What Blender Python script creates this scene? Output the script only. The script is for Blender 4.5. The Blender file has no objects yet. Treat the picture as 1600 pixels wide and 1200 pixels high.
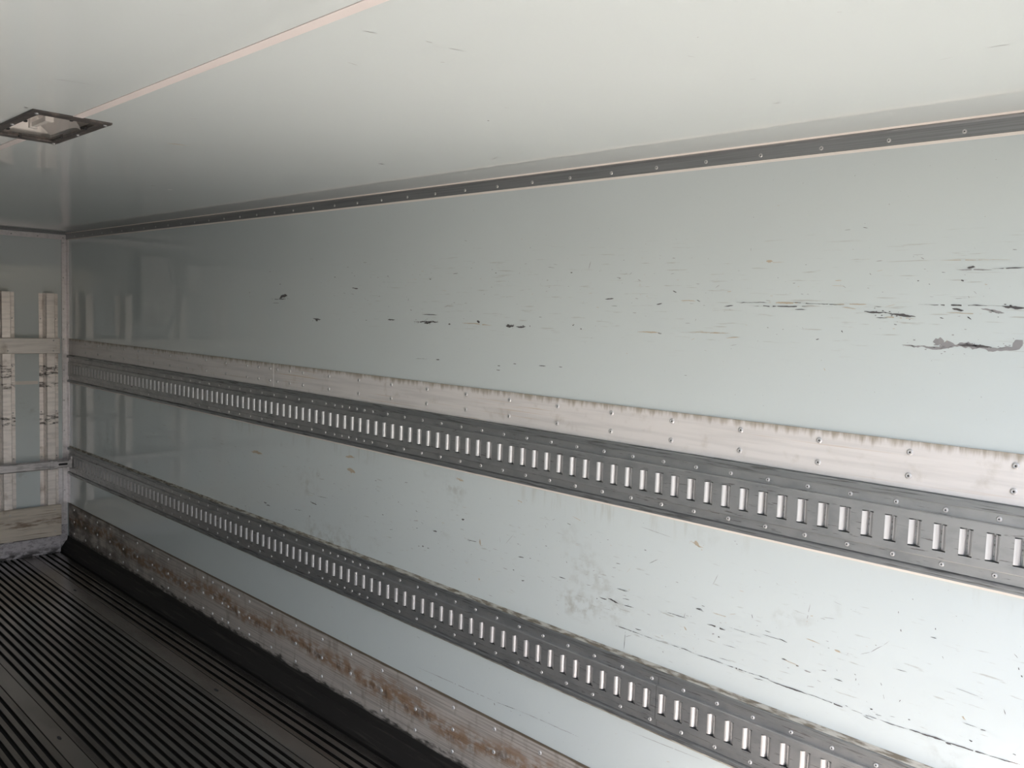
import bpy, bmesh, math, random
from mathutils import Matrix, Vector

random.seed(7)
scene = bpy.context.scene
COL = scene.collection

# ------------------------------------------------------------------ camera
# metres: x = along the cargo box (0 = front wall), y = across (0 = right wall,
# negative = into the room), z = up (0 = floor)
LEN, WID, HGT = 6.2, 2.32, 2.04
cam_d = bpy.data.cameras.new("camera")
cam = bpy.data.objects.new("camera", cam_d)
COL.objects.link(cam)
YAW, PITCH, ROLL = 0.7740, -0.0786, 0.0349
cy, sy = math.cos(YAW), math.sin(YAW)
fw = Vector((-sy, cy, 0)); rt = Vector((cy, sy, 0)); up = Vector((0, 0, 1))
f2 = fw * math.cos(PITCH) + up * math.sin(PITCH)
u2 = up * math.cos(PITCH) - fw * math.sin(PITCH)
r3 = rt * math.cos(ROLL) + u2 * math.sin(ROLL)
u3 = u2 * math.cos(ROLL) - rt * math.sin(ROLL)
m = Matrix((r3, u3, -f2)).transposed().to_4x4()
m.translation = Vector((5.851, -1.8847, 1.607))
cam.matrix_world = m
cam_d.sensor_width = 36.0
cam_d.lens = 1324.1 / 1600 * 36.0
cam_d.clip_start = 0.02
scene.camera = cam

# ------------------------------------------------------------------ sky, sun, exposure
SKY_STRENGTH = 0.24
SUN_STRENGTH = 34.0
GROUND_RADIANCE = 0.13
EXPOSURE = 1.78
SUN_ELEV = math.radians(59.5)       # behind the open rear end, high: lights only the floor by the doorway
world = bpy.data.worlds.new("sky")
scene.world = world
world.use_nodes = True
wn = world.node_tree
bg = wn.nodes["Background"]
sky = wn.nodes.new("ShaderNodeTexSky")
sky.sky_type = 'NISHITA'
sky.sun_disc = False
sky.sun_elevation = SUN_ELEV
sky.sun_rotation = math.radians(90)
sky.air_density = 1.0
sky.dust_density = 4.0
# below the horizon the surroundings are plain sunlit paving
tc = wn.nodes.new("ShaderNodeTexCoord")
sx = wn.nodes.new("ShaderNodeSeparateXYZ")
wn.links.new(tc.outputs["Generated"], sx.inputs[0])
hz = wn.nodes.new("ShaderNodeMapRange")
hz.inputs["From Min"].default_value = -0.01
hz.inputs["From Max"].default_value = 0.0
wn.links.new(sx.outputs[2], hz.inputs["Value"])
mx = wn.nodes.new("ShaderNodeMix"); mx.data_type = 'RGBA'
wn.links.new(hz.outputs["Result"], mx.inputs["Factor"])
mx.inputs[6].default_value = (*[c * GROUND_RADIANCE / SKY_STRENGTH for c in (1.0, 0.95, 0.88)], 1)
wn.links.new(sky.outputs[0], mx.inputs[7])
wn.links.new(mx.outputs[2], bg.inputs[0])
bg.inputs[1].default_value = SKY_STRENGTH
sun_d = bpy.data.lights.new("sun", 'SUN')
sun_d.energy = SUN_STRENGTH
sun_d.angle = math.radians(0.53)
sun_d.color = (1.0, 0.96, 0.91)
sun = bpy.data.objects.new("sun", sun_d)
COL.objects.link(sun)
sun.rotation_euler = Vector((-math.cos(SUN_ELEV), 0.12, -math.sin(SUN_ELEV))).to_track_quat('-Z', 'Y').to_euler()
sun.location = (10, -1, 8)

# the open rear doorway, marked as a portal: it gives off no light of its own, it only
# tells the renderer which way the sky lies
por_d = bpy.data.lights.new("doorway_portal", 'AREA')
por_d.shape = 'RECTANGLE'
por_d.size, por_d.size_y = WID, HGT
por_d.cycles.is_portal = True
por = bpy.data.objects.new("doorway_portal", por_d)
COL.objects.link(por)
por.location = (LEN + 0.005, -WID / 2, HGT / 2)
por.rotation_euler = Vector((-1, 0, 0)).to_track_quat('-Z', 'Z').to_euler()

vs = scene.view_settings
vs.view_transform = 'Standard'
vs.look = 'None'
vs.exposure = EXPOSURE
vs.gamma = 1.0
vs.use_curve_mapping = False
scene.cycles.max_bounces = 7
scene.cycles.diffuse_bounces = 4
scene.cycles.glossy_bounces = 3
scene.cycles.use_denoising = True
scene.cycles.use_guiding = True

# ------------------------------------------------------------------ materials
class Mat:
    """Principled material with procedural layers driven by world position."""
    def __init__(s, name, col, rough=0.5, metal=0.0, spec=0.5):
        s.m = bpy.data.materials.new(name); s.m.use_nodes = True
        s.nt = s.m.node_tree; s.b = s.nt.nodes["Principled BSDF"]
        s.b.inputs["Roughness"].default_value = rough
        s.b.inputs["Metallic"].default_value = metal
        s.b.inputs["Specular IOR Level"].default_value = spec
        s.b.inputs["Base Color"].default_value = (*col, 1)
        s.col = None; s.base = (*col, 1); s.rough = None; s.r0 = rough
        s.geo = s.nt.nodes.new("ShaderNodeNewGeometry")
        s.sep = s.nt.nodes.new("ShaderNodeSeparateXYZ")
        s.nt.links.new(s.geo.outputs["Position"], s.sep.inputs[0])
    def _n(s, t): return s.nt.nodes.new(t)
    def _math(s, op, a, b):
        n = s._n("ShaderNodeMath"); n.operation = op
        for i, v in enumerate((a, b)):
            if isinstance(v, (int, float)): n.inputs[i].default_value = v
            elif v is not None: s.nt.links.new(v, n.inputs[i])
        return n.outputs[0]
    def ramp(s, v, a, b, lo=0.0, hi=1.0):
        n = s._n("ShaderNodeMapRange"); n.interpolation_type = 'SMOOTHSTEP'
        s.nt.links.new(v, n.inputs["Value"])
        n.inputs["From Min"].default_value = a; n.inputs["From Max"].default_value = b
        n.inputs["To Min"].default_value = lo; n.inputs["To Max"].default_value = hi
        return n.outputs["Result"]
    def noise(s, scale, detail=4, off=(0, 0, 0), rough=0.55):
        mp = s._n("ShaderNodeMapping"); mp.inputs["Scale"].default_value = scale
        mp.inputs["Location"].default_value = off
        s.nt.links.new(s.geo.outputs["Position"], mp.inputs[0])
        n = s._n("ShaderNodeTexNoise"); n.inputs["Scale"].default_value = 1.0
        n.inputs["Detail"].default_value = detail; n.inputs["Roughness"].default_value = rough
        s.nt.links.new(mp.outputs[0], n.inputs["Vector"])
        return n.outputs["Fac"]
    def band(s, axis, a, b, c, d, wob=None):
        v = s.sep.outputs[axis]
        if wob is not None: v = s._math('ADD', v, wob)
        return s._math('MULTIPLY', s.ramp(v, a, b), s.ramp(v, c, d, 1, 0))
    def mul(s, *a):
        r = a[0]
        for x in a[1:]: r = s._math('MULTIPLY', r, x)
        return r
    def layer(s, mask, col, amount=1.0, rough=None):
        mk = s._math('MULTIPLY', mask, amount)
        n = s._n("ShaderNodeMix"); n.data_type = 'RGBA'
        s.nt.links.new(mk, n.inputs["Factor"])
        if s.col is None: n.inputs[6].default_value = s.base
        else: s.nt.links.new(s.col, n.inputs[6])
        n.inputs[7].default_value = (*col, 1)
        s.col = n.outputs[2]
        s.nt.links.new(s.col, s.b.inputs["Base Color"])
        if rough is not None:
            r = s._n("ShaderNodeMix"); r.data_type = 'FLOAT'
            s.nt.links.new(mk, r.inputs[0])
            if s.rough is None: r.inputs[2].default_value = s.r0
            else: s.nt.links.new(s.rough, r.inputs[2])
            r.inputs[3].default_value = rough
            s.rough = r.outputs[0]
            s.nt.links.new(s.rough, s.b.inputs["Roughness"])
        return s
    def bump(s, h, strength, dist):
        n = s._n("ShaderNodeBump"); n.inputs["Strength"].default_value = strength
        n.inputs["Distance"].default_value = dist
        s.nt.links.new(h, n.inputs["Height"]); s.nt.links.new(n.outputs[0], s.b.inputs["Normal"])
        return s

def frp(name, dirty):
    k = Mat(name, FRP, 0.04, 0, 0.65)
    k.layer(k.ramp(k.noise((0.7, 0.7, 0.9), 3), 0.35, 0.7), tuple(c * 0.94 for c in FRP), 0.7)
    if dirty:
        # rubbed-in brown grime in patches, streaked specks of old scuffing
        g = k.ramp(k.noise((2.2, 2.2, 3.5), 6, (3, 1, 2)), 0.56, 0.74)
        k.layer(k.mul(g, k.ramp(k.noise((30, 30, 30), 4), 0.42, 0.62), k.band(2, 0.3, 0.6, 1.02, 1.1)), (0.25, 0.21, 0.15), 0.55, 0.4)
        st = k.ramp(k.noise((9, 9, 150), 5, (0, 0, 5)), 0.60, 0.70)
        k.layer(k.mul(st, k.band(2, 1.5, 1.62, 1.75, 1.86), k.ramp(k.sep.outputs[0], 2.6, 4.2)), (0.33, 0.29, 0.24), 0.45, 0.4)
        k.layer(k.mul(k.ramp(k.noise((14, 14, 120), 5, (4, 0, 1)), 0.62, 0.72), k.band(2, 0.7, 0.76, 0.95, 1.05)), (0.30, 0.27, 0.23), 0.45, 0.4)
        drip = k.ramp(k.noise((45, 45, 6), 4, (1, 5, 2)), 0.5, 0.7)
        k.layer(k.mul(drip, k.band(2, 1.02, 1.07, 1.09, 1.1), k.ramp(k.noise((1.5, 1, 1), 2), 0.45, 0.6)), (0.33, 0.29, 0.20), 0.22)
        k.layer(k.ramp(k.noise((160, 160, 160), 2, (7, 0, 0)), 0.72, 0.76), (0.2, 0.19, 0.18), 0.45)
    return k.m

FRP = (0.65, 0.695, 0.695)
M_WALL = frp("frp_wall", True)
M_CEIL = frp("frp_ceiling", False)

def aluminium(name, col, rough, metal, grime, gz=None):
    k = Mat(name, col, rough, metal)
    k.layer(k.ramp(k.noise((3, 40, 60), 5), 0.40, 0.70), tuple(c * 0.80 for c in col), 0.6)
    k.layer(k.ramp(k.noise((18, 18, 18), 6, (3, 2, 1)), 0.55, 0.75), grime, 0.35, 0.6)
    return k

k = aluminium("rub_plate", (0.82, 0.775, 0.755), 0.50, 0.15, (0.42, 0.36, 0.28))
wob = k._math('MULTIPLY', k._math('SUBTRACT', k.noise((70, 70, 10), 5, (0, 2, 0)), 0.5), 0.045)
k.layer(k.ramp(k._math('ADD', k.sep.outputs[2], wob), 1.355, 1.378), (0.27, 0.21, 0.13), 0.75, 0.7)
k.layer(k.ramp(k.noise((1.6, 1, 130), 4, (2, 0, 9)), 0.60, 0.70), (0.55, 0.38, 0.22), 0.5)
M_PLATE = k.m

k = Mat("galvanised_steel", (0.49, 0.485, 0.485), 0.40, 0.8)
k.layer(k.ramp(k.noise((12, 12, 25), 5), 0.4, 0.7), (0.33, 0.335, 0.345), 0.6, 0.45)
k.layer(k.ramp(k.noise((16, 40, 200), 5, (3, 3, 3)), 0.63, 0.68), (0.08, 0.06, 0.055), 0.55, 0.7)
M_GALV = k.m
k = Mat("rail_frame_metal", (0.36, 0.365, 0.37), 0.42, 0.8)
k.layer(k.ramp(k.noise((10, 60, 230), 6, (1, 0, 4)), 0.50, 0.66), (0.10, 0.095, 0.09), 0.7, 0.7)
M_FRAME = k.m
M_LIP = Mat("slot_lip_metal", (0.80, 0.775, 0.77), 0.33, 0.8).m
k = Mat("trim_metal", (0.33, 0.33, 0.335), 0.42, 0.7)
k.layer(k.ramp(k.noise((3, 60, 260), 4), 0.45, 0.7), (0.22, 0.22, 0.225), 0.6)
k.layer(k.mul(k.ramp(k.noise((14, 60, 300), 4, (5, 0, 0)), 0.62, 0.70), k.band(2, 2.025, 2.03, 2.036, 2.04)), (0.6, 0.6, 0.6), 0.5)
M_TRIM = k.m
M_RIVET = Mat("rivet_metal", (0.56, 0.545, 0.54), 0.42, 0.4).m
M_DARK = Mat("dark_hole", (0.02, 0.02, 0.022), 0.7).m
M_SEAL = Mat("cream_sealant", (0.80, 0.74, 0.69), 0.55).m
k = Mat("dirty_sealant", (0.46, 0.44, 0.39), 0.6)
k.layer(k.ramp(k.noise((20, 20, 120), 6), 0.40, 0.60), (0.11, 0.085, 0.055), 0.85)
M_SEALD = k.m

# kick plate: scuffed pale metal, rusty smear half way up, black at the foot
k = Mat("kick_plate", (0.52, 0.47, 0.43), 0.55, 0.1)
k.layer(k.ramp(k.noise((3, 30, 170), 6), 0.42, 0.66), (0.27, 0.24, 0.22), 0.75)
k.layer(k.ramp(k.noise((26, 26, 9), 5, (2, 0, 0)), 0.52, 0.72), (0.20, 0.16, 0.12), 0.5)
wz = k._math('MULTIPLY', k._math('SUBTRACT', k.noise((2.5, 2, 2), 5, (9, 0, 0)), 0.5), 0.16)
rb = k.band(2, 0.150, 0.20, 0.215, 0.275, wz)
k.layer(k.mul(rb, k.ramp(k.noise((22, 22, 40), 6, (5, 0, 5)), 0.36, 0.58)), (0.27, 0.14, 0.06), 0.75, 0.7)
k.layer(k.mul(k.band(2, 0.17, 0.20, 0.20, 0.23, wz), k.ramp(k.noise((30, 30, 18), 6, (1, 0, 2)), 0.5, 0.62)), (0.08, 0.045, 0.025), 0.6)
k.layer(k.ramp(k._math('ADD', k.sep.outputs[2], k._math('MULTIPLY', k.noise((8, 8, 8), 4), 0.01)), 0.303, 0.309), (0.12, 0.085, 0.05), 0.9)
wf = k._math('MULTIPLY', k._math('SUBTRACT', k.noise((16, 16, 50), 6, (0, 4, 0)), 0.5), 0.09)
k.layer(k.ramp(k._math('ADD', k.sep.outputs[2], wf), 0.088, 0.112, 1, 0), (0.018, 0.016, 0.014), 0.93, 0.6)
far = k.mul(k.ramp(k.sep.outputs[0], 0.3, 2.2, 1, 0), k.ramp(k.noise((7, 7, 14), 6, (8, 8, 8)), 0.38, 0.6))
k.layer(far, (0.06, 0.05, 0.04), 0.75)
M_KICK = k.m
k = Mat("blackened_skirting", (0.018, 0.016, 0.015), 0.7, 0, 0.25)
k.layer(k.ramp(k.noise((4, 40, 90), 5), 0.52, 0.72), (0.055, 0.048, 0.042), 0.6)
M_CURB = k.m

k = Mat("floor_metal", (0.25, 0.235, 0.222), 0.20, 0.92)
k.layer(k.ramp(k.noise((3, 25, 10), 6), 0.42, 0.66), (0.17, 0.157, 0.148), 0.75)
k.layer(k.ramp(k.noise((4, 4, 4), 4, (6, 6, 0)), 0.54, 0.7), (0.27, 0.23, 0.20), 0.45)
M_SLAT = k.m
k = Mat("floor_plate_metal", (0.34, 0.315, 0.295), 0.26, 0.90)
k.layer(k.ramp(k.noise((3, 12, 10), 6, (4, 0, 0)), 0.42, 0.66), (0.24, 0.22, 0.205), 0.7)
M_FPLATE = k.m
M_FBASE = Mat("floor_channel", (0.012, 0.011, 0.010), 0.8).m

def weathered(name, col, rough=0.55, metal=0.05):
    k = Mat(name, col, rough, metal)
    k.layer(k.ramp(k.noise((30, 6, 60), 5), 0.42, 0.68), tuple(c * 0.72 for c in col), 0.6)
    k.layer(k.ramp(k.noise((9, 9, 9), 6, (2, 7, 1)), 0.56, 0.74), (0.22, 0.15, 0.09), 0.5)
    return k
k = weathered("post_metal", (0.84, 0.775, 0.735), 0.42, 0.6)
for z0, s in ((1.17, 0.05), (0.86, 0.04), (1.08, 0.02)):
    k.layer(k.mul(k.band(2, z0 - s, z0 - s * .6, z0 + s * .6, z0 + s), k.ramp(k.noise((16, 16, 55), 6, (z0, 0, 0), 0.65), 0.47, 0.60)), (0.05, 0.04, 0.032), 0.8, 0.7)
M_POST = k.m
M_BOARD = weathered("weathered_board", (0.78, 0.73, 0.69), 0.45, 0.4).m
k = weathered("stained_board", (0.58, 0.51, 0.43), 0.5, 0.1)
wz = k._math('MULTIPLY', k._math('SUBTRACT', k.noise((3, 5, 3), 4, (1, 0, 0)), 0.5), 0.08)
k.layer(k.mul(k.band(2, 0.185, 0.215, 0.235, 0.27, wz), k.ramp(k.noise((10, 9, 60), 6, (3, 0, 0), 0.65), 0.42, 0.62)), (0.14, 0.075, 0.04), 0.75)
k.layer(k.ramp(k.noise((6, 4, 160), 5, (0, 0, 2)), 0.60, 0.68), (0.13, 0.09, 0.05), 0.6)
M_BOARD2 = k.m
k = Mat("front_kick_metal", (0.46, 0.43, 0.45), 0.5, 0.3)
k.layer(k.ramp(k.noise((22, 40, 60), 6, (0, 0, 0), 0.65), 0.42, 0.68), (0.17, 0.155, 0.155), 0.75)
k.layer(k.mul(k.ramp(k.sep.outputs[2], 0.01, 0.06, 1, 0), k.ramp(k.noise((14, 14, 30), 5, (3, 0, 0)), 0.4, 0.55)), (0.02, 0.018, 0.018), 0.9)
M_FKICK = k.m
M_CORNER = aluminium("corner_trim_metal", (0.78, 0.74, 0.745), 0.36, 0.6, (0.25, 0.22, 0.2)).m
k = Mat("bar_metal", (0.58, 0.55, 0.55), 0.42, 0.5)
k.layer(k.ramp(k.noise((40, 14, 60), 6), 0.45, 0.68), (0.22, 0.21, 0.21), 0.6, 0.6)
M_BAR = k.m
M_STRIP = Mat("ceiling_joint_strip", (0.70, 0.63, 0.61), 0.5).m
k = Mat("lamp_frame", (0.055, 0.048, 0.045), 0.45)
k.layer(k.ramp(k.noise((60, 60, 60), 5), 0.52, 0.66), (0.16, 0.13, 0.115), 0.5)
M_LFRAME = k.m
M_LTRAY = Mat("lamp_tray", (0.80, 0.77, 0.74), 0.5).m
M_LREF = Mat("lamp_reflector", (0.85, 0.80, 0.77), 0.35, 0.3).m
gl = Mat("lamp_lens", (0.9, 0.9, 0.9), 0.05)
tr = gl._n("ShaderNodeBsdfTransparent"); tr.inputs[0].default_value = (0.93, 0.92, 0.91, 1)
gs = gl._n("ShaderNodeBsdfGlossy"); gs.inputs["Roughness"].default_value = 0.05
lw = gl._n("ShaderNodeLayerWeight"); lw.inputs["Blend"].default_value = 0.5
rf = gl._math('ADD', gl._math('MULTIPLY', gl._math('POWER', lw.outputs["Facing"], 5.0), 0.45), 0.04)
mxs = gl._n("ShaderNodeMixShader")
gl.nt.links.new(rf, mxs.inputs[0]); gl.nt.links.new(tr.outputs[0], mxs.inputs[1]); gl.nt.links.new(gs.outputs[0], mxs.inputs[2])
gl.nt.links.new(mxs.outputs[0], gl.nt.nodes["Material Output"].inputs["Surface"])
M_GLASS = gl.m
M_UNIT = Mat("unit_housing", (0.80, 0.79, 0.77), 0.4).m
M_MARK = [Mat("scrape_dark", (0.095, 0.088, 0.09), 0.6).m, Mat("scrape_tan", (0.50, 0.42, 0.32), 0.6).m,
          Mat("scrape_grey", (0.31, 0.30, 0.305), 0.6).m]

# ------------------------------------------------------------------ mesh helpers
def mesh_obj(name, verts, faces, mat, parent=None, loc=(0, 0, 0), smooth=False, mats=None, fm=None):
    me = bpy.data.meshes.new(name)
    me.from_pydata([tuple(v) for v in verts], [], faces)
    for mm in (mats or [mat]): me.materials.append(mm)
    if fm:
        for p, i in zip(me.polygons, fm): p.material_index = i
    if smooth:
        for p in me.polygons: p.use_smooth = True
    me.update()
    return place(name, me, parent, loc)

def place(name, me, parent=None, loc=(0, 0, 0)):
    o = bpy.data.objects.new(name, me)
    COL.objects.link(o)
    o.location = loc
    if parent is not None: o.parent = parent
    return o

class MB:
    def __init__(s): s.v = []; s.f = []; s.fm = []
    def box(s, a, b, mi=0):
        (x0, y0, z0), (x1, y1, z1) = a, b
        n = len(s.v)
        s.v += [(x0, y0, z0), (x1, y0, z0), (x1, y1, z0), (x0, y1, z0), (x0, y0, z1), (x1, y0, z1), (x1, y1, z1), (x0, y1, z1)]
        s.f += [(n, n+3, n+2, n+1), (n+4, n+5, n+6, n+7), (n, n+1, n+5, n+4), (n+1, n+2, n+6, n+5), (n+2, n+3, n+7, n+6), (n+3, n, n+4, n+7)]
        s.fm += [mi] * 6
        return s
    def quad(s, *p, mi=0):
        n = len(s.v); s.v += list(p); s.f.append(tuple(range(n, n + len(p)))); s.fm.append(mi)
        return s
    def prism(s, prof, x0, x1, mi=0, axis='x'):
        """closed profile of (y,z) swept along x (or (x,z) along y)"""
        n = len(s.v); k = len(prof)
        for x in (x0, x1):
            for a, b in prof:
                s.v.append((x, a, b) if axis == 'x' else (a, x, b))
        for i in range(k):
            j = (i + 1) % k
            s.f.append((n + i, n + j, n + k + j, n + k + i)); s.fm.append(mi)
        s.f.append(tuple(range(n + k - 1, n - 1, -1))); s.f.append(tuple(range(n + k, n + 2 * k))); s.fm += [mi, mi]
        return s
    def mesh(s, name, mats, smooth=False, bevel=0.0):
        me = bpy.data.meshes.new(name)
        me.from_pydata(s.v, [], s.f)
        for mm in (mats if isinstance(mats, list) else [mats]): me.materials.append(mm)
        for p, i in zip(me.polygons, s.fm): p.material_index = i; p.use_smooth = smooth
        bm = bmesh.new(); bm.from_mesh(me)
        bmesh.ops.recalc_face_normals(bm, faces=bm.faces)
        if bevel:
            bmesh.ops.bevel(bm, geom=list(bm.edges), offset=bevel, segments=1, affect='EDGES')
        bm.to_mesh(me); bm.free(); me.update()
        return me
    def obj(s, name, mats, parent=None, loc=(0, 0, 0), smooth=False, bevel=0.0):
        return place(name, s.mesh(name, mats, smooth, bevel), parent, loc)

def empty(name, loc):
    o = bpy.data.objects.new(name, None); COL.objects.link(o)
    o.location = loc; o.empty_display_size = 0.1
    return o
def tag(o, label=None, cat=None, group=None, kind=None):
    if label: o["label"] = label
    if cat: o["category"] = cat
    if group: o["group"] = group
    if kind: o["kind"] = kind
    return o
def struct(o): o["kind"] = "structure"; return o

def lathe_rivet(name, r, h, n=10, axis='y'):
    """domed blind rivet with a dark dimple, head towards -y (or +x)"""
    rings = [(r, 0.0), (r * .94, h * .55), (r * .68, h * .95), (r * .36, h), (r * .28, h * .55)]
    v, f, fm = [], [], []
    for rr, hh in rings:
        for i in range(n):
            a = 2 * math.pi * i / n
            c, s_ = rr * math.cos(a), rr * math.sin(a)
            v.append((c, -hh, s_) if axis == 'y' else (hh, c, s_))
    for q in range(len(rings) - 1):
        for i in range(n):
            j = (i + 1) % n
            f.append((q*n+i, q*n+j, (q+1)*n+j, (q+1)*n+i)); fm.append(0)
    f.append(tuple((len(rings)-1)*n + i for i in range(n))); fm.append(1)
    me = bpy.data.meshes.new(name); me.from_pydata(v, [], f)
    me.materials.append(M_RIVET); me.materials.append(M_DARK)
    for p, i in zip(me.polygons, fm): p.material_index = i; p.use_smooth = (i == 0)
    bm = bmesh.new(); bm.from_mesh(me); bmesh.ops.recalc_face_normals(bm, faces=bm.faces); bm.to_mesh(me); bm.free()
    return me
RIVET_S = lathe_rivet("rivet", 0.0058, 0.0026)
RIVET_L = lathe_rivet("rivet", 0.0072, 0.0034)
SCREW_Y = lathe_rivet("screw", 0.0050, 0.0022, 8)
SCREW_X = lathe_rivet("screw", 0.0050, 0.0022, 8, 'x')

# ------------------------------------------------------------------ the room
T = 0.08
wall_right = struct(MB().box((-T, 0, -0.12), (LEN, T, HGT + T)).obj("wall_right", M_WALL))
wall_left = struct(MB().box((-T, -WID - T, -0.12), (LEN, -WID, HGT + T)).obj("wall_left", M_WALL))
wall_front = struct(MB().box((-T, -WID, -0.12), (0, 0, HGT)).obj("wall_front", M_WALL))

LX0, LX1, LY0, LY1 = 3.300, 3.682, -1.249, -1.091          # opening for the lamp
cb = MB()
cb.box((-T, -WID, HGT), (LX0, 0, HGT + T)).box((LX1, -WID, HGT), (LEN, 0, HGT + T))
cb.box((LX0, -WID, HGT), (LX1, LY0, HGT + T)).box((LX0, LY1, HGT), (LX1, 0, HGT + T))
cb.box((LX0 - .05, LY0 - .05, HGT + T), (LX1 + .05, LY1 + .05, HGT + T + .01))
ceiling = struct(cb.obj("ceiling", M_CEIL))
for xa, xb in ((0.012, LX0 - 0.008), (LX1 + 0.008, LEN)):
    MB().box((xa, -1.172, -0.0015), (xb, -1.150, 0)).obj("joint_strip", M_STRIP, ceiling, (0, 0, HGT))

# floor: dark channel bed with raised slats running the length of the box
floor = struct(MB().box((0, -WID, -0.10), (LEN, 0, -0.022)).obj("floor", M_FBASE))
def slat_mesh(w, mat, x1=LEN):
    h = w / 2
    return MB().prism([(-h, -0.001), (-h + .0012, 0), (h - .0012, 0), (h, -0.001), (h, -0.006), (h - .004, -0.0215), (-h + .004, -0.0215), (-h, -0.006)], 0.012, x1).mesh("floor_slat", mat)
edges = [-0.0640, -0.114, -0.152, -0.1895]
edges2 = [-0.3165, -0.351, -0.3875, -0.4245, -0.461, -0.4965, -0.5305, -0.566, -0.600, -0.6335, -0.667, -0.7005, -0.7345, -0.7685, -0.8025]
edges3 = [-0.932 - 0.0340 * i for i in range(16)]
def slats(gr):
    out = []
    for a, b in zip(gr[:-1], gr[1:]): out.append(((a + b) / 2, abs(b - a) - 0.0150))
    return out
slat_cache = {}
def add_slat(yc, w, mat):
    key = (round(w, 3), mat.name)
    if key not in slat_cache: slat_cache[key] = slat_mesh(key[0], mat)
    return place("floor_slat", slat_cache[key], floor, (0, yc, 0))
strips = slats(edges) + [(-0.2060, 0.019)] + [(-0.2995, 0.0215)] + slats(edges2) + [(-0.8215, 0.026)]
strips += [(-0.9130, 0.0245)] + slats(edges3)
for yc, w in strips: add_slat(yc, w, M_SLAT)
last = edges3[-1]
for i in range(24):
    yc = last - 0.017 - 0.034 * i
    if yc > -WID + 0.07: add_slat(yc, 0.0215, M_SLAT)
def floor_plate(yc, w, holes):
    p = MB().prism([(-w/2, -0.001), (-w/2+.001, 0.0006), (w/2-.001, 0.0006), (w/2, -0.001), (w/2, -0.02), (-w/2, -0.02)], 0.012, LEN).obj("floor_plate", M_FPLATE, floor, (0, yc, 0))
    for hx, hy in holes:
        n = 12
        v = [(hx + 0.017 * math.cos(2*math.pi*i/n), hy - yc + 0.006 * math.sin(2*math.pi*i/n), 0.0011) for i in range(n)]
        mesh_obj("drain_hole", v, [tuple(range(n))], M_DARK, p)
floor_plate(-0.2525, 0.066, [(2.582, -0.255), (0.9, -0.255), (4.2, -0.255)])
floor_plate(-0.8675, 0.060, [(2.582, -0.866), (4.2, -0.866)])

# blackened skirting along the foot of the right wall, kick plates above it
base_r = struct(MB().prism([(0, 0.088), (-0.006, 0.088), (-0.014, 0.060), (-0.020, 0.058), (-0.050, 0.012), (-0.054, 0.0), (-0.054, -0.02), (0, -0.02)], 0.012, LEN).obj("baseboard_right", M_CURB))
tag(base_r, "blackened skirting along the foot of the right wall")
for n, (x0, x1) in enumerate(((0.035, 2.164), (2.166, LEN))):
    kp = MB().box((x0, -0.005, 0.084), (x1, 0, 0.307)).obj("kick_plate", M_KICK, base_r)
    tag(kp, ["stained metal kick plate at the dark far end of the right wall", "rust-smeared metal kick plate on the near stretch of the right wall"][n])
    if n == 0: xs = [2.134, 2.036, 1.936] + [1.936 - 0.2 * i for i in range(1, 10)]
    else: xs = [2.195, 2.296, 2.394] + [2.589 + 0.2 * i for i in range(0, 18)]
    for x in xs:
        for z in (0.2775, 0.2005, 0.123):
            if x0 + .01 < x < x1 - .01: place("rivet", RIVET_L, kp, (x, -0.005, z))

# ceiling edge trims, corner trim
t1 = struct(MB().prism([(0, 2.0395), (-0.004, 2.0395), (-0.006, 2.034), (-0.004, 2.030), (-0.0035, 2.003), (0, 2.002)], 0.006, LEN).obj("trim_1", M_TRIM))
tag(t1, "grey metal flange along the top edge of the right wall")
MB().prism([(0, 2.0020), (-0.0030, 2.0020), (-0.0010, 1.9960), (0, 1.9960)], 0.03, LEN).obj("sealant", M_SEAL, t1)
MB().prism([(-0.0035, 2.0398), (-0.0120, 2.0398), (-0.0035, 2.0362)], 0.006, LEN).obj("sealant", M_SEAL, t1)
x = 5.268 + 0.15 * 5
while x > 0.05:
    place("screw", SCREW_Y, t1, (x, -0.0036, 2.0135)); x -= 0.15
t2 = struct(MB().prism([(0, 2.027), (0.008, 2.027), (0.008, 1.997), (0, 1.997)], -WID, -0.001, axis='y').obj("trim_2", M_CORNER))
tag(t2, "pale metal flange along the top of the front wall")
MB().prism([(0, 2.0395), (0.014, 2.0395), (0.010, 2.030), (0, 2.030)], -WID, -0.004, axis='y').obj("cover_lip", M_TRIM, t2)
y = -0.020
while y > -WID + 0.05:
    place("screw", SCREW_X, t2, (0.008, y, 2.009)); y -= 0.1465
t3 = struct(MB().box((0, -0.030, 0.165), (0.010, -0.004, 1.996)).box((0.004, -0.005, 0.31), (0.050, 0, 1.996)).obj("trim_3", M_CORNER))
tag(t3, "upright metal corner strip between front and right walls")
for z in (1.976, 1.758, 1.559, 1.367, 1.169, 0.975, 0.780, 0.391, 0.197):
    place("screw", SCREW_X, t3, (0.010, -0.021, z))
for z in (1.85, 1.66, 1.46):
    place("screw", SCREW_Y, t3, (0.036, -0.005, z))
t4 = struct(MB().box((0, -0.056, 0.11), (0.007, -0.031, 0.60)).obj("trim_4", M_CORNER))
tag(t4, "short pale strip beside the corner strip on the front wall")
bf = struct(MB().box((0.0, -WID, 0), (0.062, -0.062, 0.108)).box((0.0, -0.062, 0), (0.020, -0.008, 0.165)).obj("baseboard_front", M_FKICK, bevel=0.002))
tag(bf, "scuffed grey metal sill at the foot of the front wall")

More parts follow.
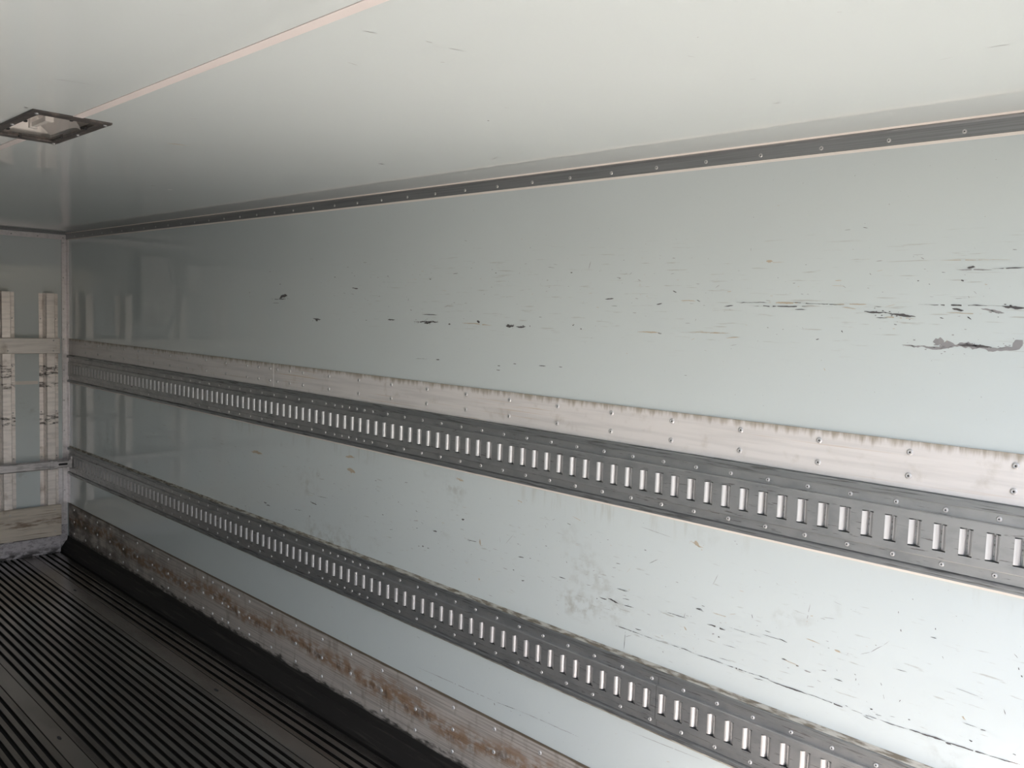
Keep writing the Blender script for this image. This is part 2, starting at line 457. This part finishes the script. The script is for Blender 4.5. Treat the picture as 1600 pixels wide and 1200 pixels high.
# ------------------------------------------------------------------ lashing rails on the right wall
def slot_part():
    r, hh, w, sg = 0.0112, 0.0265, 0.0255, 6
    b = MB()
    for side in (0, 1):
        pr = []
        for i in range(sg + 1):
            t = math.pi / 2 * i / sg
            xx = r * math.sin(t); dd = r * (1 - math.cos(t))
            pr.append((xx if side == 0 else w - xx, dd))
        for (xa, da), (xb, db) in zip(pr[:-1], pr[1:]):
            q = [(xa, da, -hh), (xb, db, -hh), (xb, db, hh), (xa, da, hh)]
            if side: q.reverse()
            b.quad(*q)
    me = bpy.data.meshes.new("slot"); me.from_pydata(b.v, [], b.f)
    bm = bmesh.new(); bm.from_mesh(me); bmesh.ops.remove_doubles(bm, verts=bm.verts, dist=1e-5); bm.to_mesh(me); bm.free()
    me.materials.append(M_LIP)
    for p in me.polygons: p.use_smooth = True
    return me
SLOT = slot_part()
SW = 0.0255

def track_mesh(x0, x1, xs):
    """hat section panel (z=0 at the slot centre line, y=0 on the rail bed) with a row of punched slots"""
    b = MB()
    fy, by = -0.0115, -0.0025
    pts = [(by + .0025, 0.0690), (by, 0.0690), (by, 0.0480), (fy + .0018, 0.0468), (fy, 0.0448)]
    for s in (1, -1):
        for (ya, za), (yb, zb) in zip(pts[:-1], pts[1:]):
            b.quad((x0, ya, s*za), (x1, ya, s*za), (x1, yb, s*zb), (x0, yb, s*zb))
    hh = 0.0292
    for s in (1, -1):
        b.quad((x0, fy, s*0.0448), (x1, fy, s*0.0448), (x1, fy, s*hh), (x0, fy, s*hh))
    e = [x0]
    for x in xs: e += [x, x + SW]
    e.append(x1)
    for a, c in zip(e[0::2], e[1::2]):
        b.quad((a, fy, -hh), (c, fy, -hh), (c, fy, hh), (a, fy, hh))
    # sheet thickness round the punched ends
    for x in xs:
        for s in (1, -1):
            b.quad((x, fy, s*hh), (x + SW, fy, s*hh), (x + SW, fy + .002, s*hh), (x, fy + .002, s*hh))
    for xe in (x0, x1):
        b.quad((xe, 0, 0.069), (xe, by, 0.069), (xe, by, 0.0480), (xe, fy, 0.0448), (xe, fy, -0.0448), (xe, by, -0.0480), (xe, by, -0.069), (xe, 0, -0.069))
    return b.mesh("track_panel", M_GALV)

def lashing_rail(zc, phase, joints, rivets, label, top_seal, bottom_seal):
    root = empty("lashing_rail", (0.04, 0, zc))
    tag(root, label, "rail", "lashing rails on the right wall")
    ox = 0.04
    fr = [(0, 0.0880), (-0.0125, 0.0870), (-0.0135, 0.0850), (-0.0135, 0.0715), (-0.0120, 0.0700), (-0.0045, 0.0700), (-0.0045, -0.0700),
          (-0.0105, -0.0735), (-0.0125, -0.0755), (-0.0125, -0.0850), (0, -0.0860)]
    MB().prism(fr, 0, LEN - ox).obj("frame", M_FRAME, root)
    if bottom_seal: MB().prism([(0, -0.0858), (-0.0050, -0.0858), (-0.0035, -0.0925), (0, -0.0930)], 0.02, LEN - ox).obj("sealant", M_SEAL, root)
    else: MB().prism([(0, -0.0858), (-0.0080, -0.0858), (0, -0.0960)], 0.02, LEN - ox).obj("sealant", M_SEALD, root)
    if top_seal: MB().prism([(0, 0.0878), (-0.0095, 0.0875), (-0.0010, 0.0970), (0, 0.0970)], 0.02, LEN - ox).obj("sealant", M_SEALD, root)
    n0 = math.ceil((0.115 - phase) / 0.05)
    xs = []
    while phase + 0.05 * n0 < LEN - 0.05:
        xs.append(phase + 0.05 * n0 - ox); n0 += 1
    cuts = [0.03] + [j - ox for j in joints] + [LEN - ox - 0.005]
    for a, b in zip(cuts[:-1], cuts[1:]):
        sx = [x for x in xs if a + .002 < x and x + SW < b - .002]
        place("track_panel", track_mesh(a + .0008, b - .0008, sx), root, (0, -0.0045, 0))
    for x in xs: place("slot", SLOT, root, (x, -0.0157, 0))
    for x in rivets:
        for z in (0.0578, -0.0570): place("rivet", RIVET_S, root, (x - ox, -0.0070, z))
    return root
riv_up = [3.387 - 0.1 * i for i in range(4, 33)] + [3.049, 3.10, 3.147, 3.197, 3.246, 3.298] + [3.387 + 0.1 * i for i in range(0, 28)]
lashing_rail(1.1815, 3.3695 % 0.05 , [3.157], riv_up, "upper slotted steel lashing rail just below the white plate on the right wall", False, True)
riv_lo = [3.384 - 0.1 * i for i in range(4, 33)] + [3.036, 3.089, 3.139, 3.189, 3.238, 3.289] + [3.384 + 0.1 * i for i in range(0, 28)]
lashing_rail(0.5880, 4.7140 % 0.05, [3.152, 4.606], riv_lo, "lower slotted steel lashing rail above the kick plate on the right wall", True, False)

# pale rub plates above the upper rail
def rub_plate(x0, x1, xs, label):
    o = MB().box((0, -0.004, 0), (x1 - x0, 0, 0.1035)).obj("rub_plate", M_PLATE, None, (x0, 0, 1.2705), bevel=0.0012)
    tag(o, label, "plate", "rub plates above the upper rail")
    for x in xs:
        for z in (1.3495, 1.2985): place("rivet", RIVET_L, o, (x - x0, -0.004, z - 1.2705))
rub_plate(0.052, 0.106, [], "tiny white plate offcut in the corner at the far end of the white band")
rub_plate(0.110, 2.578, [2.550, 2.451] + [2.349 - 0.2 * i for i in range(0, 11)], "far white riveted plate on the right wall, running to the corner")
rub_plate(2.581, LEN, [2.610, 2.711, 2.812] + [3.002 + 0.2005 * i for i in range(0, 16)], "near white riveted plate on the right wall, grimy along its top edge")

# ------------------------------------------------------------------ front wall fittings
POST = None
def post(y, label, group):
    global POST
    root = empty("wall_post", (0, y, 0.0))
    tag(root, label, "post", group)
    if POST is None:
        z0, z1 = 0.11, 1.657
        b = MB()
        prof = [(0.0, -0.0265), (0.067, -0.0250), (0.070, -0.0225), (0.070, 0.0225), (0.067, 0.0250), (0.0, 0.0265)]
        for (xa, ya), (xb, yb) in zip(prof[:-1], prof[1:]):
            b.quad((xa, ya, z0), (xb, yb, z0), (xb, yb, z1), (xa, ya, z1))
        b.quad(*[(x_, y_, z1) for x_, y_ in prof]); b.quad(*[(x_, y_, z0) for x_, y_ in prof])
        fl = [MB().box((0, y0, z0), (0.0025, y1, z1 - .002)).mesh("flange", M_POST) for y0, y1 in ((-0.0475, -0.0265), (0.0265, 0.0625))]
        POST = (b.mesh("hat_channel", M_POST), fl)
    place("hat_channel", POST[0], root)
    for me in POST[1]: place("flange", me, root)
    for z in (1.495, 1.198, 0.908, 0.62):
        for yy in (-0.038, 0.050): place("screw", SCREW_X, root, (0.0025, yy, z))
    return root
post(-0.1154, "pale upright channel post on the front wall nearest the corner strip", "channel posts on the front wall")
post(-0.3625, "pale upright channel post on the front wall at the left picture edge", "channel posts on the front wall")
ORD = ['third pale', 'fourth pale', 'fifth pale', 'sixth pale', 'seventh pale']
for i in range(5):
    post(-0.74 - 0.305 * i, ORD[i] + " channel post beyond the left picture edge, counted from the corner strip", "channel posts on the front wall")

def board(z0, z1, mat, label, thick, nails):
    o = MB().box((0, -2.24, 0), (thick, -0.066, z1 - z0)).obj("guard_board", mat, None, (0.0702, 0, z0), bevel=0.003)
    tag(o, label, "board", "boards across the front wall posts")
    for y, z in nails: place("bolt", SCREW_X, o, (thick, y, z - z0))
board(1.280, 1.376, M_BOARD, "upper pale board fixed across the front wall posts", 0.018, [(-0.105, 1.362), (-0.105, 1.298), (-0.36, 1.298)])
board(0.118, 0.317, M_BOARD2, "lower brown-stained board across the front wall above the metal sill", 0.022, [(-0.105, 0.150), (-0.105, 0.29), (-0.36, 0.285)])
mesh_obj("pale_strip", [(0.0006, -0.325, 1.083), (0.0006, -0.170, 1.083), (0.0006, -0.170, 1.104), (0.0006, -0.325, 1.104)], [(0, 1, 2, 3)], M_SEAL, wall_front)  # thin pale horizontal strip on the panel between the two posts nearest the corner

# telescopic cargo bar in front of the posts, its end hooked into the lower rail
cbar = empty("cargo_bar", (0.135, -2.2, 0.585))
tag(cbar, "scratched telescopic metal cargo bar spanning the front wall at knee height", "bar")
def tube(x, z, y0, y1, name, mat, slot=None):
    c = 0.006
    prof = [(-x + c, -z), (x - c, -z), (x, -z + c), (x, z - c), (x - c, z), (-x + c, z), (-x, z - c), (-x, -z + c)]
    return MB().prism(prof, y0, y1, axis='y').obj(name, mat, cbar)
tube(0.019, 0.0265, 0.05, 2.092, "outer_tube", M_BAR)
tube(0.015, 0.0215, 1.9, 2.176, "inner_tube", M_BAR)
MB().box((-0.021, 2.050, -0.028), (0.021, 2.070, 0.028)).obj("collar", M_BAR, cbar, bevel=0.002)
n = 14
hv = []
for i in range(n):
    a = 2 * math.pi * i / n
    hv.append((0.0153, 2.126 + (0.020 if math.cos(a) > 0 else -0.020) + 0.007 * math.cos(a), 0.007 * math.sin(a)))
mesh_obj("pin_slot", hv, [tuple(range(n))], M_DARK, cbar)
MB().prism([(-0.016, -0.024), (0.016, -0.024), (0.016, 0.024), (-0.016, 0.024)], 2.160, 2.172, axis='y').obj("end_fitting", M_BAR, cbar)
MB().prism([(-0.010, -0.036), (0.008, -0.034), (0.014, 0.030), (0.012, 0.046), (-0.010, 0.034)], 2.172, 2.181, axis='y').obj("hook_plate", M_BAR, cbar)

# cooling unit high on the front wall (left of the picture; the right wall mirrors it)
cu = empty("cooling_unit", (0.002, -1.2, 1.48))
tag(cu, "pale cooling unit housing high on the front wall, mirrored faintly in the right wall", "cooling unit")
MB().box((0.0, -0.70, 0.215), (0.30, 0.55, 0.40)).obj("housing", M_UNIT, cu, bevel=0.008)
MB().box((0.10, 0.546, 0.0), (0.112, 0.773, 0.45)).obj("bracket_plate", M_UNIT, cu, bevel=0.002)
MB().box((0.0, 0.60, 0.36), (0.10, 0.72, 0.44)).obj("bracket_arm", M_UNIT, cu)
for zz in (0.05, 0.30):
    place("bolt", lathe_rivet("bolt", 0.018, 0.008, 10, 'x'), cu, (0.112, 0.70, zz))
for yy in (-0.45, -0.05, 0.32):
    b = MB()
    for i in range(6): b.box((0.301, yy - 0.14, 0.235 + 0.026 * i), (0.306, yy + 0.14, 0.245 + 0.026 * i))
    b.obj("air_grille", M_TRIM, cu)

# ------------------------------------------------------------------ ceiling lamp (unlit)
lamp = empty("ceiling_lamp", ((LX0 + LX1) / 2, (LY0 + LY1) / 2, HGT))
tag(lamp, "unlit rectangular ceiling lamp with dark frame and clear lens", "lamp")
hx, hy = (LX1 - LX0) / 2, (LY1 - LY0) / 2
b = MB()
ox_, oy_ = hx + 0.008, hy + 0.008
ix, iy = hx - 0.022, hy - 0.014
def ring(d, z):
    return [(-d[0], -d[1], z), (d[0], -d[1], z), (d[0], d[1], z), (-d[0], d[1], z)]
rings = [ring((ox_, oy_), 0.0), ring((ox_, oy_), -0.004), ring((ox_ - .003, oy_ - .003), -0.006), ring((ix + .003, iy + .003), -0.006), ring((ix, iy), -0.003), ring((ix, iy), 0.006)]
for ra, rb_ in zip(rings[:-1], rings[1:]):
    for i in range(4):
        j = (i + 1) % 4
        b.quad(ra[i], ra[j], rb_[j], rb_[i])
b.obj("frame", M_LFRAME, lamp)
b = MB(); e = 0.001
top = ring((hx - .03, hy - .02), 0.060); bot = ring((hx - e, hy - e), 0.0)
for i in range(4):
    j = (i + 1) % 4
    b.quad(bot[i], bot[j], top[j], top[i])
b.quad(*top)
b.obj("tray", M_LTRAY, lamp)
# pressed reflector with a wavy free edge
v, f = [], []
NX, NY = 14, 12
for j in range(NY + 1):
    t = j / NY
    yy = -iy * .92 + 2 * iy * .92 * t
    xe = 0.055 + 0.040 * math.sin((t - 0.5) * 5.2) + 0.02 * (0.5 - t)
    for i in range(NX + 1):
        s_ = i / NX
        xx = -ix * .95 + (xe + ix * .95) * s_
        zz = 0.010 + 0.036 * (1 - (2 * t - 1) ** 2) * 0.9 - 0.006 * math.sin(s_ * 9) * math.sin(math.pi * t) - 0.014 * s_ ** 6
        v.append((xx, yy, zz))
for j in range(NY):
    for i in range(NX):
        a = j * (NX + 1) + i
        f.append((a, a + 1, a + NX + 2, a + NX + 1))
mesh_obj("reflector", v, f, M_LREF, lamp, smooth=True)
b = MB()
b.box((-0.10, -0.006, 0.012), (0.02, 0.006, 0.024)).box((-0.105, -0.010, 0.010), (-0.09, 0.010, 0.05)).box((0.015, -0.010, 0.010), (0.03, 0.010, 0.05))
b.obj("bulb_holder", M_LTRAY, lamp, bevel=0.001)
MB().quad(*[(a_ * (ix + .002), c_ * (iy + .002), -0.0015) for a_, c_ in ((-1, -1), (-1, 1), (1, 1), (1, -1))]).obj("lens", M_GLASS, lamp)
SCREW_D = bpy.data.meshes.new("screw")
bm = bmesh.new(); bmesh.ops.create_cone(bm, cap_ends=True, segments=10, radius1=0.004, radius2=0.005, depth=0.003); bm.to_mesh(SCREW_D); bm.free()
SCREW_D.materials.append(M_TRIM)
for sx_, sy_ in ((-1, -1), (-1, 1), (1, -1), (1, 1), (0, -1), (0, 1)):
    place("screw", SCREW_D, lamp, (sx_ * (hx - .006), sy_ * (hy - .004), -0.0072))
for sx_, sy_ in ((-.5, -1), (-.5, 1), (.35, -1), (.55, 1), (1, .1), (-1, -.2)):
    MB().box((-0.005, -0.003, -0.002), (0.005, 0.003, 0.002)).obj("clip", M_DARK, lamp, (sx_ * (ix - .004), sy_ * (iy - .003), -0.004))

# ------------------------------------------------------------------ scrapes and chips in the wall and ceiling skin
MARKS = [
    (0,4772,1663,4857,1664,30), (0,4920,1665,5037,1661,30), (0,4821,1654,4960,1655,30), (1,4857,1663,4938,1664,40), (1,5014,1661,5100,1663,20), (0,5088,1647,5198,1639,60),
    (1,5132,1636,5199,1634,20), (0,5115,1634,5141,1633,30), (0,5201,1664,5363,1664,30), (0,5360,1664,5400,1660,70), (2,5322,1657,5365,1648,50), (0,5268,1656,5291,1653,40),
    (1,5257,1648,5325,1646,10), (2,5174,1577,5277,1579,80), (2,5238,1579,5333,1581,140), (2,5326,1580,5394,1581,100), (2,5236,1585,5258,1584,170), (0,5283,1583,5348,1582,50),
    (2,5391,1598,5399,1580,180), (0,5291,1739,5306,1741,40), (2,5270,1736,5337,1735,20), (0,5337,1737,5395,1739,20), (1,5238,1756,5371,1754,10), (0,4739,1652,4765,1655,20),
    (0,4740,1640,4743,1640,30), (0,5154,1621,5161,1620,30), (0,5298,1640,5306,1634,30), (0,5246,1637,5254,1636,20), (0,5040,1603,5043,1598,30), (0,4982,1580,4990,1581,20),
    (1,4749,1573,4788,1578,20), (0,5196,1714,5200,1714,30), (0,5281,1714,5287,1714,30), (1,4830,1759,4897,1759,10), (1,4846,1761,4864,1761,50), (1,4686,1584,4760,1586,20),
    (0,4926,1648,4956,1648,20), (1,5038,1655,5070,1652,20), (0,5109,1658,5126,1658,20), (1,5133,1657,5155,1664,10), (0,2542,1649,2696,1652,40), (0,2612,1652,2676,1663,110),
    (0,2559,1632,2608,1632,30), (0,2873,1574,2931,1572,60), (0,2892,1570,2910,1567,100), (0,3140,1697,3181,1694,40), (0,3368,1582,3410,1584,40), (0,3518,1580,3649,1581,50),
    (0,3573,1578,3615,1578,70), (0,3701,1576,3712,1575,50), (0,3840,1591,3855,1591,70), (0,3974,1579,4010,1581,80), (0,4019,1579,4060,1580,50), (0,4075,1582,4079,1582,30),
    (0,3561,1606,3646,1606,20), (0,3496,1621,3505,1619,30), (0,3232,1576,3242,1576,30), (0,3534,1451,3599,1453,20), (0,3642,1454,3663,1454,30), (0,4120,1464,4140,1465,20),
    (0,3940,1438,3954,1439,10), (0,2356,1678,2358,1673,40), (0,3019,1739,3030,1739,30), (0,3358,1740,3368,1739,40), (0,3596,1728,3605,1727,30), (0,3600,1748,3607,1748,20),
    (0,2610,1713,2623,1713,40), (0,4246,1589,4253,1594,80), (1,4612,1665,4657,1664,30), (0,4659,1668,4671,1664,20), (0,4545,1578,4558,1578,20), (1,4477,1579,4552,1580,30),
    (1,4638,1584,4754,1586,20), (1,3768,1583,3911,1578,30), (0,4120,1464,4149,1465,20), (0,4200,1466,4214,1466,20), (0,4011,1463,4025,1463,20), (0,3942,1453,3955,1453,20),
    (0,3937,1439,3955,1439,20), (0,4362,1666,4393,1668,30), (0,4536,1654,4555,1658,20), (0,4586,1691,4598,1686,20), (0,3918,1744,3925,1743,30), (0,4231,1742,4239,1742,30),
    (0,4113,1610,4125,1610,30), (0,4633,1472,4642,1472,10), (0,4277,1581,4282,1581,30), (0,4448,752,4534,752,20), (0,4534,752,4638,752,20), (0,4638,752,4707,752,30),
    (0,4717,749,4792,750,40), (0,4803,749,4889,752,30), (0,4889,752,4919,752,30), (0,4617,836,4678,837,20), (0,4740,838,4793,837,40), (0,4387,819,4416,817,30),
    (0,4419,822,4459,816,40), (0,4378,811,4382,811,30), (0,4448,859,4490,860,10), (0,4469,835,4494,837,20), (0,4476,817,4511,819,20), (0,4705,870,4724,871,30),
    (1,4754,873,4805,874,20), (0,4774,817,4777,814,50), (2,4756,816,4763,818,40), (0,4862,898,4866,889,20), (1,4675,1042,4719,1035,60), (1,4690,1045,4704,1038,70),
    (2,4520,1049,4621,1040,10), (0,4946,813,4961,813,20), (1,4953,811,4991,808,20), (0,4983,807,4991,808,20), (2,5004,802,5021,802,40), (0,4787,800,4825,801,10),
    (0,4780,762,4814,763,10), (0,4877,742,4903,744,20), (0,4517,763,4539,764,30), (1,5004,879,5040,876,20), (0,5057,873,5061,873,20), (0,4485,748,4483,692,10),
    (0,4486,730,4507,741,10), (0,4804,1069,4808,1070,10), (1,4672,813,4680,804,50), (2,4750,944,4764,975,0), (2,4609,726,4613,726,30), (0,4381,875,4393,876,20),
    (0,4899,868,4916,868,20), (1,4802,881,4820,888,10), (0,4804,849,4892,848,10), (0,4895,857,4942,856,10), (0,4915,749,5017,748,30), (0,5017,748,5108,748,30),
    (0,5116,748,5184,748,30), (0,5184,748,5242,748,30), (0,5242,748,5319,751,40), (0,5319,748,5331,746,50), (0,5319,750,5401,752,30), (0,5401,752,5467,756,30),
    (0,5348,803,5377,802,10), (0,5382,800,5393,801,20), (1,5346,814,5355,810,70), (0,5363,771,5370,771,30), (0,5443,773,5450,773,30), (0,5242,770,5247,771,20),
    (0,5421,858,5425,847,10), (2,5039,940,5069,944,10), (2,5132,881,5153,892,10), (2,5153,892,5179,915,10), (2,5179,915,5193,931,10), (0,5274,963,5287,963,10),
    (0,5300,929,5303,924,20), (0,5431,975,5438,968,10), (0,5440,950,5442,945,20), (0,5446,936,5449,932,20), (0,5075,806,5096,805,20), (0,5125,817,5126,823,20),
    (0,5179,831,5182,825,20), (0,5187,807,5190,797,10), (0,5221,802,5224,807,20), (2,5323,870,5378,867,10), (0,5210,872,5233,873,10), (0,5161,765,5167,764,30),
    (1,5004,879,5028,878,20), (1,5072,873,5087,871,40), (0,4948,813,4957,813,20), (0,4983,807,4990,807,30), (1,4951,812,4989,809,10), (0,5206,1000,5207,995,10),
    (0,5213,962,5215,957,20), (0,5283,985,5284,981,20), (0,5081,830,5082,825,10), (0,5121,832,5125,830,20), (0,2876,825,2926,822,60), (0,2928,857,3003,860,20),
    (0,3796,929,3811,931,40), (0,3653,861,3673,863,40), (0,3561,852,3568,852,40), (0,3596,795,3602,795,40), (0,3623,793,3635,795,30), (2,2869,765,2875,759,80),
    (2,3453,926,3459,927,50), (0,3826,867,3873,868,20), (0,2503,754,2528,755,50), (0,2520,746,2558,748,40), (0,2660,702,2669,703,40), (0,3041,926,3055,927,30),
    (0,3313,982,3323,983,30), (0,3489,1004,3507,1006,20), (0,3360,863,3370,863,30), (0,2754,770,2816,776,20), (1,2385,965,2484,971,110), (1,3132,999,3187,995,160),
    (1,3119,1044,3178,1052,70), (1,3762,1062,3802,1060,50), (0,3421,945,3423,943,30), (0,3796,930,3809,931,40), (0,3653,861,3671,863,30), (1,4051,1038,4072,1037,70),
    (0,4080,791,4094,793,40), (0,4233,840,4260,840,30), (1,4277,1031,4327,1020,30), (0,4257,1007,4272,1005,20), (0,3826,865,3873,869,20), (0,4063,862,4088,865,20),
    (1,3887,881,3891,860,100), (1,3887,751,3895,749,90), (0,4535,989,4542,989,30), (0,4407,989,4413,990,20), (0,4451,859,4484,858,10), (0,3596,794,3605,795,30),
    (0,3624,794,3635,795,40), (0,3574,791,3581,792,20), (2,4005,890,4040,928,10), (0,4259,894,4262,888,20), (0,4041,816,4048,815,30), (2,3579,353,3986,366,20),
    (0,3986,366,4083,374,20), (2,4083,374,4336,382,20), (2,4497,467,4752,478,10), (0,3978,360,3983,353,30), (4,3558,-896,3577,-838,88), (5,3901,-988,3914,-974,47),
    (3,3803,-379,3804,-355,73), (5,4731,-1097,4738,-1072,20), (5,4770,-1002,4771,-990,30), (5,4573,-1015,4572,-992,33), (5,4772,-957,4783,-927,22), (5,4117,-229,4170,-250,62),
    (3,4459,-566,4455,-560,54), (5,4570,-626,4575,-614,37), (3,2704,-584,2714,-568,159), (5,2668,-496,2656,-480,168), (5,4000,140,3997,148,84), (3,3687,-1274,3691,-1267,48),
    (5,4011,-1316,4030,-1245,22), (5,4569,-1317,4584,-1299,11), (5,4703,-915,4708,-908,27), (5,5052,-688,5059,-674,13), (5,5113,-755,5116,-754,20), (5,5064,-508,5076,-505,16),
    (5,5352,-426,5377,-430,11), (5,5018,-336,5034,-328,20), (5,5317,-727,5324,-723,11), (5,5424,-446,5458,-444,8),
]
FLAKE_NO = iter(range(10 ** 6))
def flake(b, p0, p1, w, mi, off):
    """ragged, broken flat scrape along p0-p1 in the plane of the panel (u, v)"""
    du, dv = p1[0] - p0[0], p1[1] - p0[1]
    L = math.hypot(du, dv) or 1e-4
    tu, tv = du / L, dv / L
    n = max(4, min(90, int(L / 0.004)))
    lift = (0.0007, 0.0005, 0.0003)[mi] + 1.5e-7 * next(FLAKE_NO)
    a = c = 0.8
    jit = 0.0
    gap = 0
    prev = None
    for i in range(n + 1):
        t = i / n
        k = min(1.0, 3.5 * min(t, 1 - t) + 0.10) * w * 0.5
        a = min(1.35, max(0.15, a + random.uniform(-0.45, 0.45)))
        c = min(1.35, max(0.15, c + random.uniform(-0.45, 0.45)))
        jit = max(-0.35, min(0.35, jit + random.uniform(-0.14, 0.14)))
        uu, vv = p0[0] + du * t, p0[1] + dv * t
        hi, lo = k * a + w * jit, k * c - w * jit
        cur = ((uu - tv * hi, vv + tu * hi), (uu + tv * lo, vv - tu * lo))
        if gap > 0: gap -= 1
        elif L > 0.05 and w < 0.006 and random.random() < 0.07: gap = random.randint(1, 3)
        if prev is not None and gap == 0:
            b.quad(*[off(*q, lift) for q in (prev[1], cur[1], cur[0], prev[0])], mi=mi)
        prev = cur
    # crumbs of lost paint beside the wider scrapes
    if w > 0.004 and L > 0.02:
        for _ in range(int(L / 0.007)):
            t = random.random(); o_ = random.gauss(0, 0.75) * w; r = random.uniform(0.0006, 0.0018)
            uu, vv = p0[0] + du * t - tv * o_, p0[1] + dv * t + tu * o_
            b.quad(*[off(uu + x_ * r * 1.6, vv + y_ * r * .7, lift) for x_, y_ in ((-1, -.4), (.4, -1), (1, .5), (-.3, 1))], mi=mi)
bw, bc = MB(), MB()
onwall = lambda u, v, h: (u, -h, v)
onceil = lambda u, v, h: (u, v, HGT - h)
for t, u0, v0, u1, v1, w in MARKS:
    w = max(w / 10000, 0.0012)
    if t < 3: flake(bw, (u0/1000, v0/1000), (u1/1000, v1/1000), w, t, onwall)
    else: flake(bc, (u0/1000, v0/1000), (u1/1000, v1/1000), w, t - 3, onceil)
for i in range(520):           # small stray nicks in the bands where cargo rubs
    if i < 240: u, v = random.triangular(2.2, 5.9, 5.0), random.gauss(1.70, 0.07)
    elif i < 480: u, v = random.triangular(1.2, 5.9, 4.4), random.gauss(0.86, 0.08)
    else: u, v = random.uniform(1.5, 5.5), random.uniform(0.33, 0.47)
    if not (0.70 < v < 1.07 or 1.39 < v < 1.95 or 0.32 < v < 0.48): continue
    l = random.expovariate(1 / 0.007) + 0.002
    a = random.gauss(0, 0.12) if random.random() < .8 else random.uniform(-1.5, 1.5)
    flake(bw, (u, v), (u + l * math.cos(a), v + l * math.sin(a)), random.uniform(0.0007, 0.0017), random.choice((0, 2, 2, 2, 1)), onwall)
tag(bw.obj("scrape_marks", M_MARK, wall_right), kind="stuff")
tag(bc.obj("scrape_marks", M_MARK, ceiling), kind="stuff")
